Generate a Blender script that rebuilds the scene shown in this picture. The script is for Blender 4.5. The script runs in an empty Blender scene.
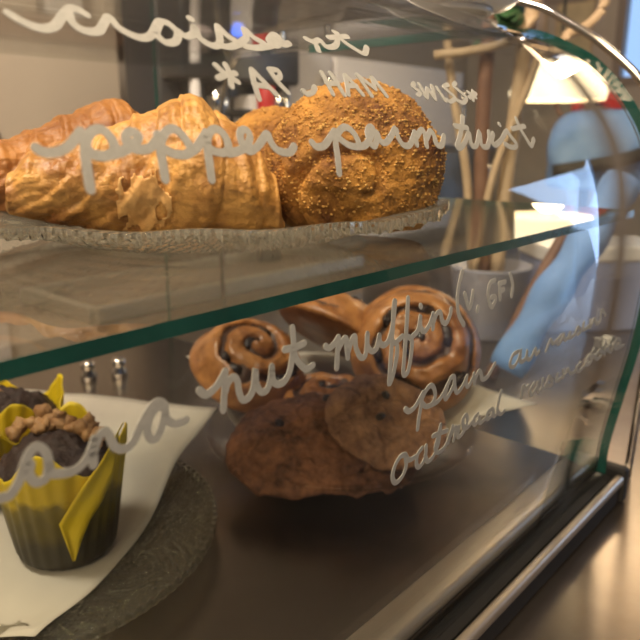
import bpy, bmesh, math, random
from mathutils import Vector, Matrix, noise
random.seed(7)
C = bpy.context.scene.collection
SC = bpy.context.scene
PI = math.pi

# ---------------------------------------------------------------- camera, world, lights, exposure
cam_data = bpy.data.cameras.new('camera')
cam = bpy.data.objects.new('camera', cam_data)
C.objects.link(cam)
cam.location = (0, 0, .333)
cam.rotation_euler = (math.radians(90 - 15.009), 0, math.radians(41.409 - 90))
cam_data.sensor_width = 36
cam_data.lens = 690 * 36 / 640
cam_data.clip_start = .01
cam_data.dof.use_dof = True
cam_data.dof.focus_distance = .36
cam_data.dof.aperture_fstop = 12.0
SC.camera = cam

SC.view_settings.view_transform = 'Standard'
SC.view_settings.look = 'None'
SC.view_settings.exposure = 0.12
SC.view_settings.gamma = 1
SC.view_settings.use_curve_mapping = False
SC.cycles.use_denoising = True
SC.cycles.max_bounces = 24
SC.cycles.transparent_max_bounces = 40
SC.cycles.transmission_bounces = 16
SC.cycles.glossy_bounces = 6
SC.cycles.sample_clamp_indirect = 4

world = bpy.data.worlds.new('cafe_world')
SC.world = world
world.use_nodes = True
world.node_tree.nodes['Background'].inputs['Color'].default_value = (.55, .7, 1, 1)
world.node_tree.nodes['Background'].inputs['Strength'].default_value = 1.0


def area(name, loc, target, size, power, col, size_y=None):
    l = bpy.data.lights.new(name, 'AREA')
    l.energy = power
    l.color = col
    l.size = size
    if size_y:
        l.shape = 'RECTANGLE'
        l.size_y = size_y
    o = bpy.data.objects.new(name, l)
    C.objects.link(o)
    o.location = loc
    o.rotation_euler = (Vector(target) - Vector(loc)).to_track_quat('-Z', 'Y').to_euler()
    return o


WARM = (1, .74, .46)
area('room_fill', (-1.3, -.3, 1.9), (.5, .6, .1), 1.6, 56, (1, .77, .52), 1.6)  # added fill light, placed left so the pane never mirrors it
area('back_fill', (-.25, .75, 1.95), (1.9, 1.6, .3), .6, 78, (1, .84, .70), .6)  # added fill light, aimed at the fridge to brighten the background
area('pastry_fill', (-.02, -.12, 1.5), (.33, .38, .2), .3, 14, WARM)  # unseen lamp added to put more warm light on the pastries
area('window_daylight', (4.44, -1.0, .05), (3.0, -1.4, -.7), 1.0, 26, (.45, .66, 1), 1.9)

# ---------------------------------------------------------------- materials
def mat(name, col, rough=.5, metal=0., col2=None, scale=20., bump=0., bscale=60., detail=6., emit=None, estr=0, spec=.5,
        stretch=None, lo=.35, hi=.65, sss=0., coat=0.):
    m = bpy.data.materials.new(name)
    m.use_nodes = True
    nt = m.node_tree
    N, L = nt.nodes, nt.links
    b = N['Principled BSDF']
    b.inputs['Roughness'].default_value = rough
    b.inputs['Metallic'].default_value = metal
    b.inputs['Specular IOR Level'].default_value = spec
    b.inputs['Base Color'].default_value = (*col, 1)
    if coat:
        b.inputs['Coat Weight'].default_value = coat
        b.inputs['Coat Roughness'].default_value = .25
    if sss:
        b.inputs['Subsurface Weight'].default_value = sss
        b.inputs['Subsurface Radius'].default_value = (.006, .003, .001)
    tc = N.new('ShaderNodeTexCoord')
    mp = N.new('ShaderNodeMapping')
    L.new(tc.outputs['Object'], mp.inputs['Vector'])
    if stretch:
        mp.inputs['Scale'].default_value = stretch
    if col2:
        n = N.new('ShaderNodeTexNoise')
        n.inputs['Scale'].default_value = scale
        n.inputs['Detail'].default_value = detail
        n.inputs['Roughness'].default_value = .65
        L.new(mp.outputs['Vector'], n.inputs['Vector'])
        r = N.new('ShaderNodeValToRGB')
        r.color_ramp.elements[0].position = lo
        r.color_ramp.elements[1].position = hi
        r.color_ramp.elements[0].color = (*col, 1)
        r.color_ramp.elements[1].color = (*col2, 1)
        L.new(n.outputs['Fac'], r.inputs['Fac'])
        L.new(r.outputs['Color'], b.inputs['Base Color'])
    if bump:
        n2 = N.new('ShaderNodeTexNoise')
        n2.inputs['Scale'].default_value = bscale
        n2.inputs['Detail'].default_value = 8
        L.new(mp.outputs['Vector'], n2.inputs['Vector'])
        bp = N.new('ShaderNodeBump')
        bp.inputs['Strength'].default_value = bump
        bp.inputs['Distance'].default_value = .004
        L.new(n2.outputs['Fac'], bp.inputs['Height'])
        L.new(bp.outputs['Normal'], b.inputs['Normal'])
    if emit:
        b.inputs['Emission Color'].default_value = (*emit, 1)
        b.inputs['Emission Strength'].default_value = estr
    return m


def pane_mat(name, tint, f0=.04, rough=0.0, haze=0.0):
    """clear sheet glass: see-through with a mirror reflection that grows at grazing angles"""
    m = bpy.data.materials.new(name)
    m.use_nodes = True
    nt = m.node_tree
    N, L = nt.nodes, nt.links
    N.remove(N['Principled BSDF'])
    out = N['Material Output']
    lw = N.new('ShaderNodeLayerWeight')
    lw.inputs['Blend'].default_value = .5
    pw = N.new('ShaderNodeMath'); pw.operation = 'POWER'; pw.inputs[1].default_value = 5
    ma = N.new('ShaderNodeMath'); ma.operation = 'MULTIPLY_ADD'
    ma.inputs[1].default_value = 1 - f0; ma.inputs[2].default_value = f0
    L.new(lw.outputs['Facing'], pw.inputs[0])
    L.new(pw.outputs[0], ma.inputs[0])
    t = N.new('ShaderNodeBsdfTransparent'); t.inputs['Color'].default_value = (*tint, 1)
    g = N.new('ShaderNodeBsdfGlossy'); g.inputs['Roughness'].default_value = rough
    mx = N.new('ShaderNodeMixShader')
    L.new(ma.outputs[0], mx.inputs['Fac'])
    L.new(t.outputs[0], mx.inputs[1]); L.new(g.outputs[0], mx.inputs[2])
    last = mx
    if haze:
        d = N.new('ShaderNodeBsdfDiffuse'); d.inputs['Color'].default_value = (.8, .8, .78, 1)
        m2 = N.new('ShaderNodeMixShader'); m2.inputs['Fac'].default_value = haze
        L.new(mx.outputs[0], m2.inputs[1]); L.new(d.outputs[0], m2.inputs[2])
        last = m2
    L.new(last.outputs[0], out.inputs['Surface'])
    return m


def cast_glass(name, tint, rough=.03, clear=.35, bump=0., bscale=90., vor=False, frost=0., ribs=None, dots=False, deep=.004):
    """pressed glass: refracting glass blended with a clear share"""
    m = bpy.data.materials.new(name)
    m.use_nodes = True
    nt = m.node_tree
    N, L = nt.nodes, nt.links
    N.remove(N['Principled BSDF'])
    g = N.new('ShaderNodeBsdfGlass'); g.inputs['Color'].default_value = (*tint, 1)
    g.inputs['Roughness'].default_value = rough; g.inputs['IOR'].default_value = 1.47
    t = N.new('ShaderNodeBsdfTransparent'); t.inputs['Color'].default_value = (*tint, 1)
    mx = N.new('ShaderNodeMixShader'); mx.inputs['Fac'].default_value = clear
    L.new(g.outputs[0], mx.inputs[1]); L.new(t.outputs[0], mx.inputs[2])
    last = mx
    if frost:
        d = N.new('ShaderNodeBsdfTranslucent'); d.inputs['Color'].default_value = (.85, .82, .74, 1)
        d2 = N.new('ShaderNodeBsdfDiffuse'); d2.inputs['Color'].default_value = (.85, .82, .74, 1)
        ad = N.new('ShaderNodeMixShader')
        L.new(d.outputs[0], ad.inputs[1]); L.new(d2.outputs[0], ad.inputs[2])
        last = N.new('ShaderNodeMixShader'); last.inputs['Fac'].default_value = frost
        L.new(mx.outputs[0], last.inputs[1]); L.new(ad.outputs[0], last.inputs[2])
    L.new(last.outputs[0], N['Material Output'].inputs['Surface'])
    if ribs:
        # fine swirled ribs pressed into the glass: sin(count * angle + swirl * radius)
        tc = N.new('ShaderNodeTexCoord'); sx = N.new('ShaderNodeSeparateXYZ')
        L.new(tc.outputs['Object'], sx.inputs[0])
        def mth(op, a, b=None, c=None):
            q = N.new('ShaderNodeMath'); q.operation = op
            for k, v in enumerate((a, b, c)):
                if v is None:
                    continue
                if isinstance(v, (int, float)):
                    q.inputs[k].default_value = v
                else:
                    L.new(v, q.inputs[k])
            return q.outputs[0]
        ang = mth('ARCTAN2', sx.outputs['Y'], sx.outputs['X'])
        rad = mth('SQRT', mth('ADD', mth('MULTIPLY', sx.outputs['X'], sx.outputs['X']), mth('MULTIPLY', sx.outputs['Y'], sx.outputs['Y'])))
        wv = mth('SINE', mth('ADD', mth('MULTIPLY', ang, ribs[0]), mth('MULTIPLY', rad, ribs[1])))
        if dots:
            wv = mth('MULTIPLY', mth('SINE', mth('MULTIPLY', ang, ribs[0])), mth('SINE', mth('MULTIPLY', rad, ribs[1])))
        msk = mth('MULTIPLY', wv, mth('GREATER_THAN', rad, .08))
        bp = N.new('ShaderNodeBump'); bp.inputs['Strength'].default_value = 1.; bp.inputs['Distance'].default_value = deep
        L.new(msk, bp.inputs['Height'])
        for q in (g, d, d2):
            L.new(bp.outputs['Normal'], q.inputs['Normal'])
    if bump:
        tc = N.new('ShaderNodeTexCoord')
        n = N.new('ShaderNodeTexVoronoi' if vor else 'ShaderNodeTexNoise')
        n.inputs['Scale'].default_value = bscale
        L.new(tc.outputs['Object'], n.inputs['Vector'])
        bp = N.new('ShaderNodeBump'); bp.inputs['Strength'].default_value = bump; bp.inputs['Distance'].default_value = .003
        L.new(n.outputs[0], bp.inputs['Height'])
        L.new(bp.outputs['Normal'], g.inputs['Normal'])
    return m


M = {}
M['wall'] = mat('plaster', (.42, .36, .29), .9, col2=(.48, .41, .33), scale=3)
M['wall_wood'] = mat('dark_panelling', (.06, .04, .028), .6, col2=(.09, .06, .04), scale=6)
M['wall_dark'] = mat('plaster_grey', (.30, .27, .25), .9, col2=(.36, .33, .3), scale=3)
M['floor'] = mat('floor_tile', (.30, .31, .36), .22, col2=(.40, .41, .46), scale=4)
M['ceiling'] = mat('ceiling_paint', (.5, .44, .37), .9)
M['trim'] = mat('painted_trim', (.25, .2, .16), .5)
M['sky'] = mat('window_sky', (.1, .1, .1), .3, emit=(.34, .58, 1), estr=1.0)
M['steel'] = mat('brushed_steel', (.30, .262, .23), .30, .95, col2=(.35, .31, .272), scale=14, bump=.02, bscale=60)
M['deck'] = mat('dark_steel_deck', (.27, .235, .20), .27, 1., col2=(.32, .28, .245), scale=7, bump=.03, bscale=30)
M['rail'] = mat('satin_rail', (.52, .46, .39), .38, .7, col2=(.6, .53, .45), scale=12)
M['black'] = mat('black_rubber', (.012, .012, .013), .6)
M['dark'] = mat('black_appliance', (.03, .03, .034), .35)
M['chrome'] = mat('chrome', (.75, .72, .68), .12, 1.)
M['pane'] = pane_mat('case_glass', (.972, .984, .974))
M['shelfglass'] = pane_mat('shelf_glass', (.95, .972, .955))
M['edge'] = mat('green_glass_edge', (.010, .075, .062), .15, spec=.6, col2=(.02, .11, .09), scale=30)
M['marker'] = mat('paint_marker', (.36, .365, .34), .75, col2=(.42, .425, .395), scale=400)
M['plate_glass'] = cast_glass('ribbed_glass', (.95, .93, .88), .03, .05, frost=.2, ribs=(190, 1300))
M['emboss'] = cast_glass('embossed_glass', (.93, .92, .87), .0, .0, frost=.03, ribs=(110, 950), dots=True, deep=.0016)
M['clear'] = cast_glass('clear_plate_glass', (.95, .94, .92), .02, .6)
M['crust'] = mat('croissant_crust', (.23, .072, .013), .42, col2=(.70, .37, .105), scale=20, bump=.6, bscale=130,
                 stretch=(1.1, 1.5, 1.5), lo=.36, hi=.6, coat=.12, detail=9)
M['flake'] = mat('pale_flake', (.68, .36, .12), .55, col2=(.78, .47, .19), scale=60, bump=.4, bscale=150)
M['twist'] = mat('cheese_crust', (.15, .055, .018), .75, col2=(.56, .27, .06), scale=24, bump=1., bscale=210, lo=.38, hi=.60, detail=9, spec=.25)
M['crumb'] = mat('toasted_cheese', (.42, .19, .04), .9, col2=(.68, .42, .14), scale=60, bump=.4, bscale=300, spec=.1)
M['filling'] = mat('dark_filling', (.045, .02, .012), .5, col2=(.09, .04, .022), scale=60, bump=.5, bscale=120)
M['raisin_bun'] = mat('bun_glaze', (.19, .066, .02), .38, col2=(.46, .20, .06), scale=34, bump=.45, bscale=80, coat=.3)
M['raisin'] = mat('raisin', (.022, .012, .01), .35, bump=.5, bscale=200)
M['cookie'] = mat('oat_cookie', (.07, .026, .014), .75, col2=(.30, .125, .055), scale=42, bump=1., bscale=130)
M['cookie_pale'] = mat('oat_cookie_pale', (.13, .055, .028), .75, col2=(.40, .21, .11), scale=55, bump=1., bscale=130)
M['cake'] = mat('chocolate_cake', (.022, .010, .008), .7, col2=(.05, .024, .018), scale=40, bump=1., bscale=120)
M['walnut'] = mat('walnut', (.26, .12, .045), .55, col2=(.50, .28, .12), scale=60, bump=.7, bscale=150)
M['paper'] = mat('parchment', (.43, .385, .325), .7, col2=(.49, .44, .37), scale=8, bump=.08, bscale=30)
M['flap'] = mat('yellow_paper', (.70, .50, .008), .6, col2=(.80, .60, .02), scale=18, bump=.1, bscale=60)
M['beige'] = mat('beige_laminate', (.52, .44, .35), .6, col2=(.56, .48, .38), scale=4)
M['white'] = mat('white_glaze', (.75, .73, .7), .25)
M['pot'] = mat('grey_blue_glaze', (.26, .27, .33), .35, col2=(.34, .34, .4), scale=9)
M['offwhite'] = mat('offwhite_enamel', (.78, .73, .72), .4)
M['wood_dark'] = mat('dark_stem', (.17, .085, .05), .6, col2=(.24, .13, .08), scale=20)
M['wood_tan'] = mat('tan_stem', (.46, .33, .19), .6, col2=(.54, .4, .25), scale=20)
M['leaf'] = mat('green_leaf', (.03, .085, .03), .4, col2=(.05, .14, .05), scale=20)
M['tray'] = mat('aluminium_tray', (.62, .55, .46), .35, .8)
M['counter_wood'] = mat('brown_worktop', (.2, .145, .1), .45, col2=(.26, .19, .135), scale=5)
M['blue_led'] = mat('blue_led', (.02, .05, .3), .3, emit=(.02, .16, 1), estr=4)
M['red'] = mat('red_plastic', (.5, .02, .02), .4)
M['pink'] = mat('pale_enamel', (.6, .5, .48), .4)
M['denim'] = mat('blue_cloth', (.16, .32, .68), .8, col2=(.24, .42, .8), scale=12)
M['lavender'] = mat('blue_reflection_tint', (.24, .28, .44), .7, col2=(.29, .33, .5), scale=6)
M['cream'] = mat('cream_shade', (.8, .66, .45), .6, emit=(1, .72, .4), estr=.9)
M['lamp'] = mat('lit_shade', (.8, .66, .45), .6, emit=(1, .78, .5), estr=2.6)
def liner_mat():
    m = bpy.data.materials.new('muffin_paper')
    m.use_nodes = True
    N, L = m.node_tree.nodes, m.node_tree.links
    b = N['Principled BSDF']; b.inputs['Roughness'].default_value = .5
    tc = N.new('ShaderNodeTexCoord')
    sp = N.new('ShaderNodeSeparateXYZ'); L.new(tc.outputs['Object'], sp.inputs[0])
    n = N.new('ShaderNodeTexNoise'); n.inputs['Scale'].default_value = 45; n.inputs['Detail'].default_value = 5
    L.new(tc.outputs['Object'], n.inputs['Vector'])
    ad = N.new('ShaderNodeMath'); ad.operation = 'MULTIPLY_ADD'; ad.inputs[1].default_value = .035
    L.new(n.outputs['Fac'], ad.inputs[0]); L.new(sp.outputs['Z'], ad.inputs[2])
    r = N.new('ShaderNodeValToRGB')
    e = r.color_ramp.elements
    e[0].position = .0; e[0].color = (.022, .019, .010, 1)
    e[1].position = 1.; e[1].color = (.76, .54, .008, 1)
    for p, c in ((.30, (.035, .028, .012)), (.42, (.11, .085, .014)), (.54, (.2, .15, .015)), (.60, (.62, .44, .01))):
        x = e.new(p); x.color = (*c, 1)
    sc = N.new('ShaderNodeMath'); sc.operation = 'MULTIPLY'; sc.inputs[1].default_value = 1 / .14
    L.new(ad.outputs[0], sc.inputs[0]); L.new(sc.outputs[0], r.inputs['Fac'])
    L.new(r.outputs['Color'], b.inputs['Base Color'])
    return m
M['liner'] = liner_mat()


# ---------------------------------------------------------------- helpers
def obj(name, bm, m, parent=None, smooth=True, loc=None, rot=None):
    me = bpy.data.meshes.new(name)
    bmesh.ops.recalc_face_normals(bm, faces=bm.faces[:])
    if smooth:
        for f in bm.faces:
            f.smooth = True
    bm.to_mesh(me)
    bm.free()
    for x in (m if isinstance(m, (list, tuple)) else [m]):
        me.materials.append(x)
    o = bpy.data.objects.new(name, me)
    C.objects.link(o)
    if parent:
        o.parent = parent
    if loc:
        o.location = loc
    if rot:
        o.rotation_euler = rot
    return o


def tag(o, label, cat, group=None):
    o['label'] = label
    o['category'] = cat
    if group:
        o['group'] = group
    return o


def thing(name, label, cat, loc=(0, 0, 0), rot=(0, 0, 0), group=None):
    o = bpy.data.objects.new(name, None)
    o.empty_display_size = .02
    C.objects.link(o)
    o.location = loc
    o.rotation_euler = rot
    return tag(o, label, cat, group)


def dup(root, loc, rot, label, group=None, scale=None):
    def cp(o, par):
        c = o.copy()
        C.objects.link(c)
        c.parent = par
        for ch in o.children:
            cp(ch, c)
        return c
    r = cp(root, None)
    r.location = loc
    r.rotation_euler = rot
    if scale:
        r.scale = scale
    r['label'] = label
    if group:
        r['group'] = group
    return r


def struct(name, bm, m, smooth=False):
    o = obj(name, bm, m, smooth=smooth)
    o['kind'] = 'structure'
    return o


def box(bm, x0, x1, y0, y1, z0, z1, bev=0., mi=0, rot=None, seg=2):
    r = bmesh.ops.create_cube(bm, size=1)
    vs = r['verts']
    for v in vs:
        v.co = Vector((x0 + (v.co.x + .5) * (x1 - x0), y0 + (v.co.y + .5) * (y1 - y0), z0 + (v.co.z + .5) * (z1 - z0)))
    if rot:
        c = Vector(((x0 + x1) / 2, (y0 + y1) / 2, (z0 + z1) / 2))
        bmesh.ops.rotate(bm, cent=c, matrix=Matrix.Rotation(rot[0], 3, rot[1]), verts=vs)
    fs = {f for v in vs for f in v.link_faces}
    for f in fs:
        f.material_index = mi
    if bev:
        bmesh.ops.bevel(bm, geom=list({e for v in vs for e in v.link_edges}), offset=bev, segments=seg, affect='EDGES', profile=.5)
    return bm


def boxbm(*a, **k):
    return box(bmesh.new(), *a, **k)


def lathe(bm, prof, n=48, cx=0, cy=0, cz=0, fn=None, close=False):
    """revolve (r, z) points; fn(theta, r, z, i) -> (r, z)"""
    rows = []
    for i, (r, z) in enumerate(prof):
        row = []
        for k in range(n):
            th = 2 * PI * k / n
            rr, zz = fn(th, r, z, i) if fn else (r, z)
            row.append(bm.verts.new((cx + rr * math.cos(th), cy + rr * math.sin(th), cz + zz)))
        rows.append(row)
    for a, b in zip(rows, rows[1:]):
        for k in range(n):
            bm.faces.new((a[k], a[(k + 1) % n], b[(k + 1) % n], b[k]))
    if close:
        bm.faces.new(rows[0][::-1])
        bm.faces.new(rows[-1])
    return bm


def tube(bm, pts, r, n=8, cap=True):
    pts = [Vector(p) for p in pts]
    rows = []
    for i, p in enumerate(pts):
        t = (pts[min(i + 1, len(pts) - 1)] - pts[max(i - 1, 0)]).normalized()
        up = Vector((0, 0, 1)) if abs(t.z) < .9 else Vector((1, 0, 0))
        a = t.cross(up).normalized()
        b = t.cross(a).normalized()
        rr = r[i] if isinstance(r, (list, tuple)) else r
        rows.append([bm.verts.new(p + rr * (a * math.cos(2 * PI * k / n) + b * math.sin(2 * PI * k / n))) for k in range(n)])
    for a, b in zip(rows, rows[1:]):
        for k in range(n):
            bm.faces.new((a[k], a[(k + 1) % n], b[(k + 1) % n], b[k]))
    if cap:
        bm.faces.new(rows[0][::-1])
        bm.faces.new(rows[-1])
    return bm


def cr(P, n=8):
    """Catmull-Rom through points"""
    P = [Vector(p) for p in P]
    P = [2 * P[0] - P[1]] + P + [2 * P[-1] - P[-2]]
    o = []
    for i in range(1, len(P) - 2):
        a, b, c, d = P[i - 1:i + 3]
        for k in range(n):
            t = k / n
            o.append(.5 * (2 * b + (c - a) * t + (2 * a - 5 * b + 4 * c - d) * t * t + (3 * b - a - 3 * c + d) * t ** 3))
    o.append(P[-2])
    return o


def interp(xs, ys, x):
    if x <= xs[0]:
        return ys[0]
    for i in range(len(xs) - 1):
        if x <= xs[i + 1]:
            k = (x - xs[i]) / (xs[i + 1] - xs[i])
            k = k * k * (3 - 2 * k)
            return ys[i] + k * (ys[i + 1] - ys[i])
    return ys[-1]


def fbm(v, sc, oct=4):
    return noise.fractal(Vector(v) * sc, 1.0, 2.0, oct, noise_basis='PERLIN_ORIGINAL')


def blob(bm, c, rx, ry, rz, sub=2, amp=.15, sc=60, seed=0, rot=0):
    r = bmesh.ops.create_icosphere(bm, subdivisions=sub, radius=1)
    off = Vector((seed * 3.7, seed * 1.3, seed * .7))
    R = Matrix.Rotation(rot, 3, 'Z')
    for v in r['verts']:
        d = v.co.normalized()
        k = 1 + amp * fbm(d + off, sc, 3)
        v.co = Vector(c) + R @ Vector((d.x * rx * k, d.y * ry * k, d.z * rz * k))
    return bm

# ---------------------------------------------------------------- the room
struct('floor', boxbm(-2.5, 4.6, -3.0, 3.0, -1.0, -.95), M['floor'])
struct('ceiling', boxbm(-2.5, 4.6, -3.0, 3.0, 2.0, 2.05), M['ceiling'])
struct('wall_back', boxbm(-2.5, 4.6, 2.6, 2.7, -.95, 2.0), M['wall'])
struct('wall_left', boxbm(-2.6, -2.5, -3.0, 2.7, -.95, 2.0), M['wall_dark'])


def holed_wall(name, axis, at, a0, a1, wins):
    """wall with window openings; wins = (lo, hi, z0, z1)"""
    bm = bmesh.new()
    def put(lo, hi, z0, z1):
        if axis == 'y':
            box(bm, lo, hi, at - .1, at, z0, z1)
        else:
            box(bm, at, at + .1, lo, hi, z0, z1)
    cur = a0
    for lo, hi, z0, z1 in wins:
        put(cur, lo, -.95, 2.0)
        put(lo, hi, -.95, z0)
        put(lo, hi, z1, 2.0)
        cur = hi
    put(cur, a1, -.95, 2.0)
    struct(name, bm, M['wall_wood'] if axis == 'y' else M['wall'])


FW = [(-1.9, -.6, -.05, 1.5)]
RW = [(-1.5, -.5, -.9, 1.0), (1.15, 1.6, .62, 1.5), (1.8, 2.5, 1.12, 1.9)]  # last opening: unseen transom added to tint the counter reflection blue
holed_wall('wall_front', 'y', -3.0, -2.5, 4.6, FW)
holed_wall('wall_right', 'x', 4.5, -3.0, 2.7, RW)
wn = 0
for lo, hi, z0, z1 in FW:
    wn += 1
    w = struct('window_%d' % wn, boxbm(lo, hi, -3.06, -3.05, z0, z1), M['sky'])
    bm = bmesh.new()
    for x in (lo + .025, (lo + hi) / 2, hi - .025):
        box(bm, x - .025, x + .025, -3.05, -2.98, z0, z1)
    for z in (z0 + .025, z1 - .025):
        box(bm, lo, hi, -3.045, -2.985, z - .025, z + .025)
    obj('window_frame', bm, M['trim'], w, smooth=False)
for lo, hi, z0, z1 in RW:
    wn += 1
    w = struct('window_%d' % wn, boxbm(4.55, 4.56, lo, hi, z0, z1), M['sky'])
    bm = bmesh.new()
    for y in (lo + .025, hi - .025):
        box(bm, 4.48, 4.55, y - .025, y + .025, z0, z1)
    for z in (z0 + .025, z1 - .025):
        box(bm, 4.485, 4.545, lo, hi, z - .025, z + .025)
    obj('window_frame', bm, M['trim'], w, smooth=False)

# ---------------------------------------------------------------- counter under the case
t = thing('counter', 'stainless steel counter carrying the curved glass pastry case', 'counter', (0, 0, -.035))
obj('countertop', boxbm(-1.2, 1.95, -.22, 1.06, -.035, 0, .006), M['steel'], t, smooth=False)
bm = bmesh.new()
box(bm, -1.15, 1.9, -.12, 1.0, -.914, -.036)
obj('cabinet_body', bm, M['counter_wood'], t, smooth=False)

# ---------------------------------------------------------------- display case
X0, X1 = -.36, .682
case = thing('display_case', 'curved glass pastry case with white handwriting on its front pane', 'display case', (0, 0, -.034))
DZ = .034
PROF = [(.2077,-.006),(.2062,.03),(.1975,.085),(.1890,.138),(.1845,.195),(.1850,.249),(.1930,.305),(.2130,.352),(.2520,.3975),(.2940,.4220),(.3310,.4345),(.40,.4400),(.50,.4410),(.62,.4410)]
PD = [Vector((p.x, p.y)) for p in cr([(a, b, 0) for a, b in PROF], 24)]
PS = [0.]
for a, b in zip(PD, PD[1:]):
    PS.append(PS[-1] + (b - a).length)


def prof_at(s, off=0.):
    s = max(0, min(PS[-1] - 1e-6, s))
    lo, hi = 0, len(PS) - 1
    while hi - lo > 1:
        m = (lo + hi) // 2
        if PS[m] <= s:
            lo = m
        else:
            hi = m
    k = (s - PS[lo]) / (PS[hi] - PS[lo])
    p = PD[lo].lerp(PD[hi], k)
    a = PD[max(lo - 4, 0)]
    b = PD[min(hi + 4, len(PD) - 1)]
    tg = (b - a).normalized()
    n = Vector((-tg.y, tg.x))          # points to the customer's side
    return p + n * off


def glass_sheet(bm, xa, xb, th=.009, sub=100, nx=6):
    """bent sheet following the profile, with green end edges"""
    outer, inner = [], []
    for i in range(sub + 1):
        s = PS[-1] * i / sub
        o, n = prof_at(s), prof_at(s, -th)
        outer.append([bm.verts.new((xa + (xb - xa) * k / nx, o.x, o.y + DZ)) for k in range(nx + 1)])
        inner.append([bm.verts.new((xa + (xb - xa) * k / nx, n.x, n.y + DZ)) for k in range(nx + 1)])
    for i in range(sub):
        for k in range(nx):
            bm.faces.new((outer[i][k], outer[i][k + 1], outer[i + 1][k + 1], outer[i + 1][k]))
            bm.faces.new((inner[i][k], inner[i + 1][k], inner[i + 1][k + 1], inner[i][k + 1]))
        for k in (0, nx):
            bm.faces.new((outer[i][k], inner[i][k], inner[i + 1][k], outer[i + 1][k])).material_index = 1
    for i in (0, sub):
        for k in range(nx):
            bm.faces.new((outer[i][k], outer[i][k + 1], inner[i][k + 1], inner[i][k]))
    return bm


front = obj('front_glass', glass_sheet(bmesh.new(), X0, X1), [M['pane'], M['edge']], case, smooth=False)
for f in front.data.polygons:
    f.use_smooth = f.material_index == 0
front['label'] = 'clear curved front pane with a dark green end edge'

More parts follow.
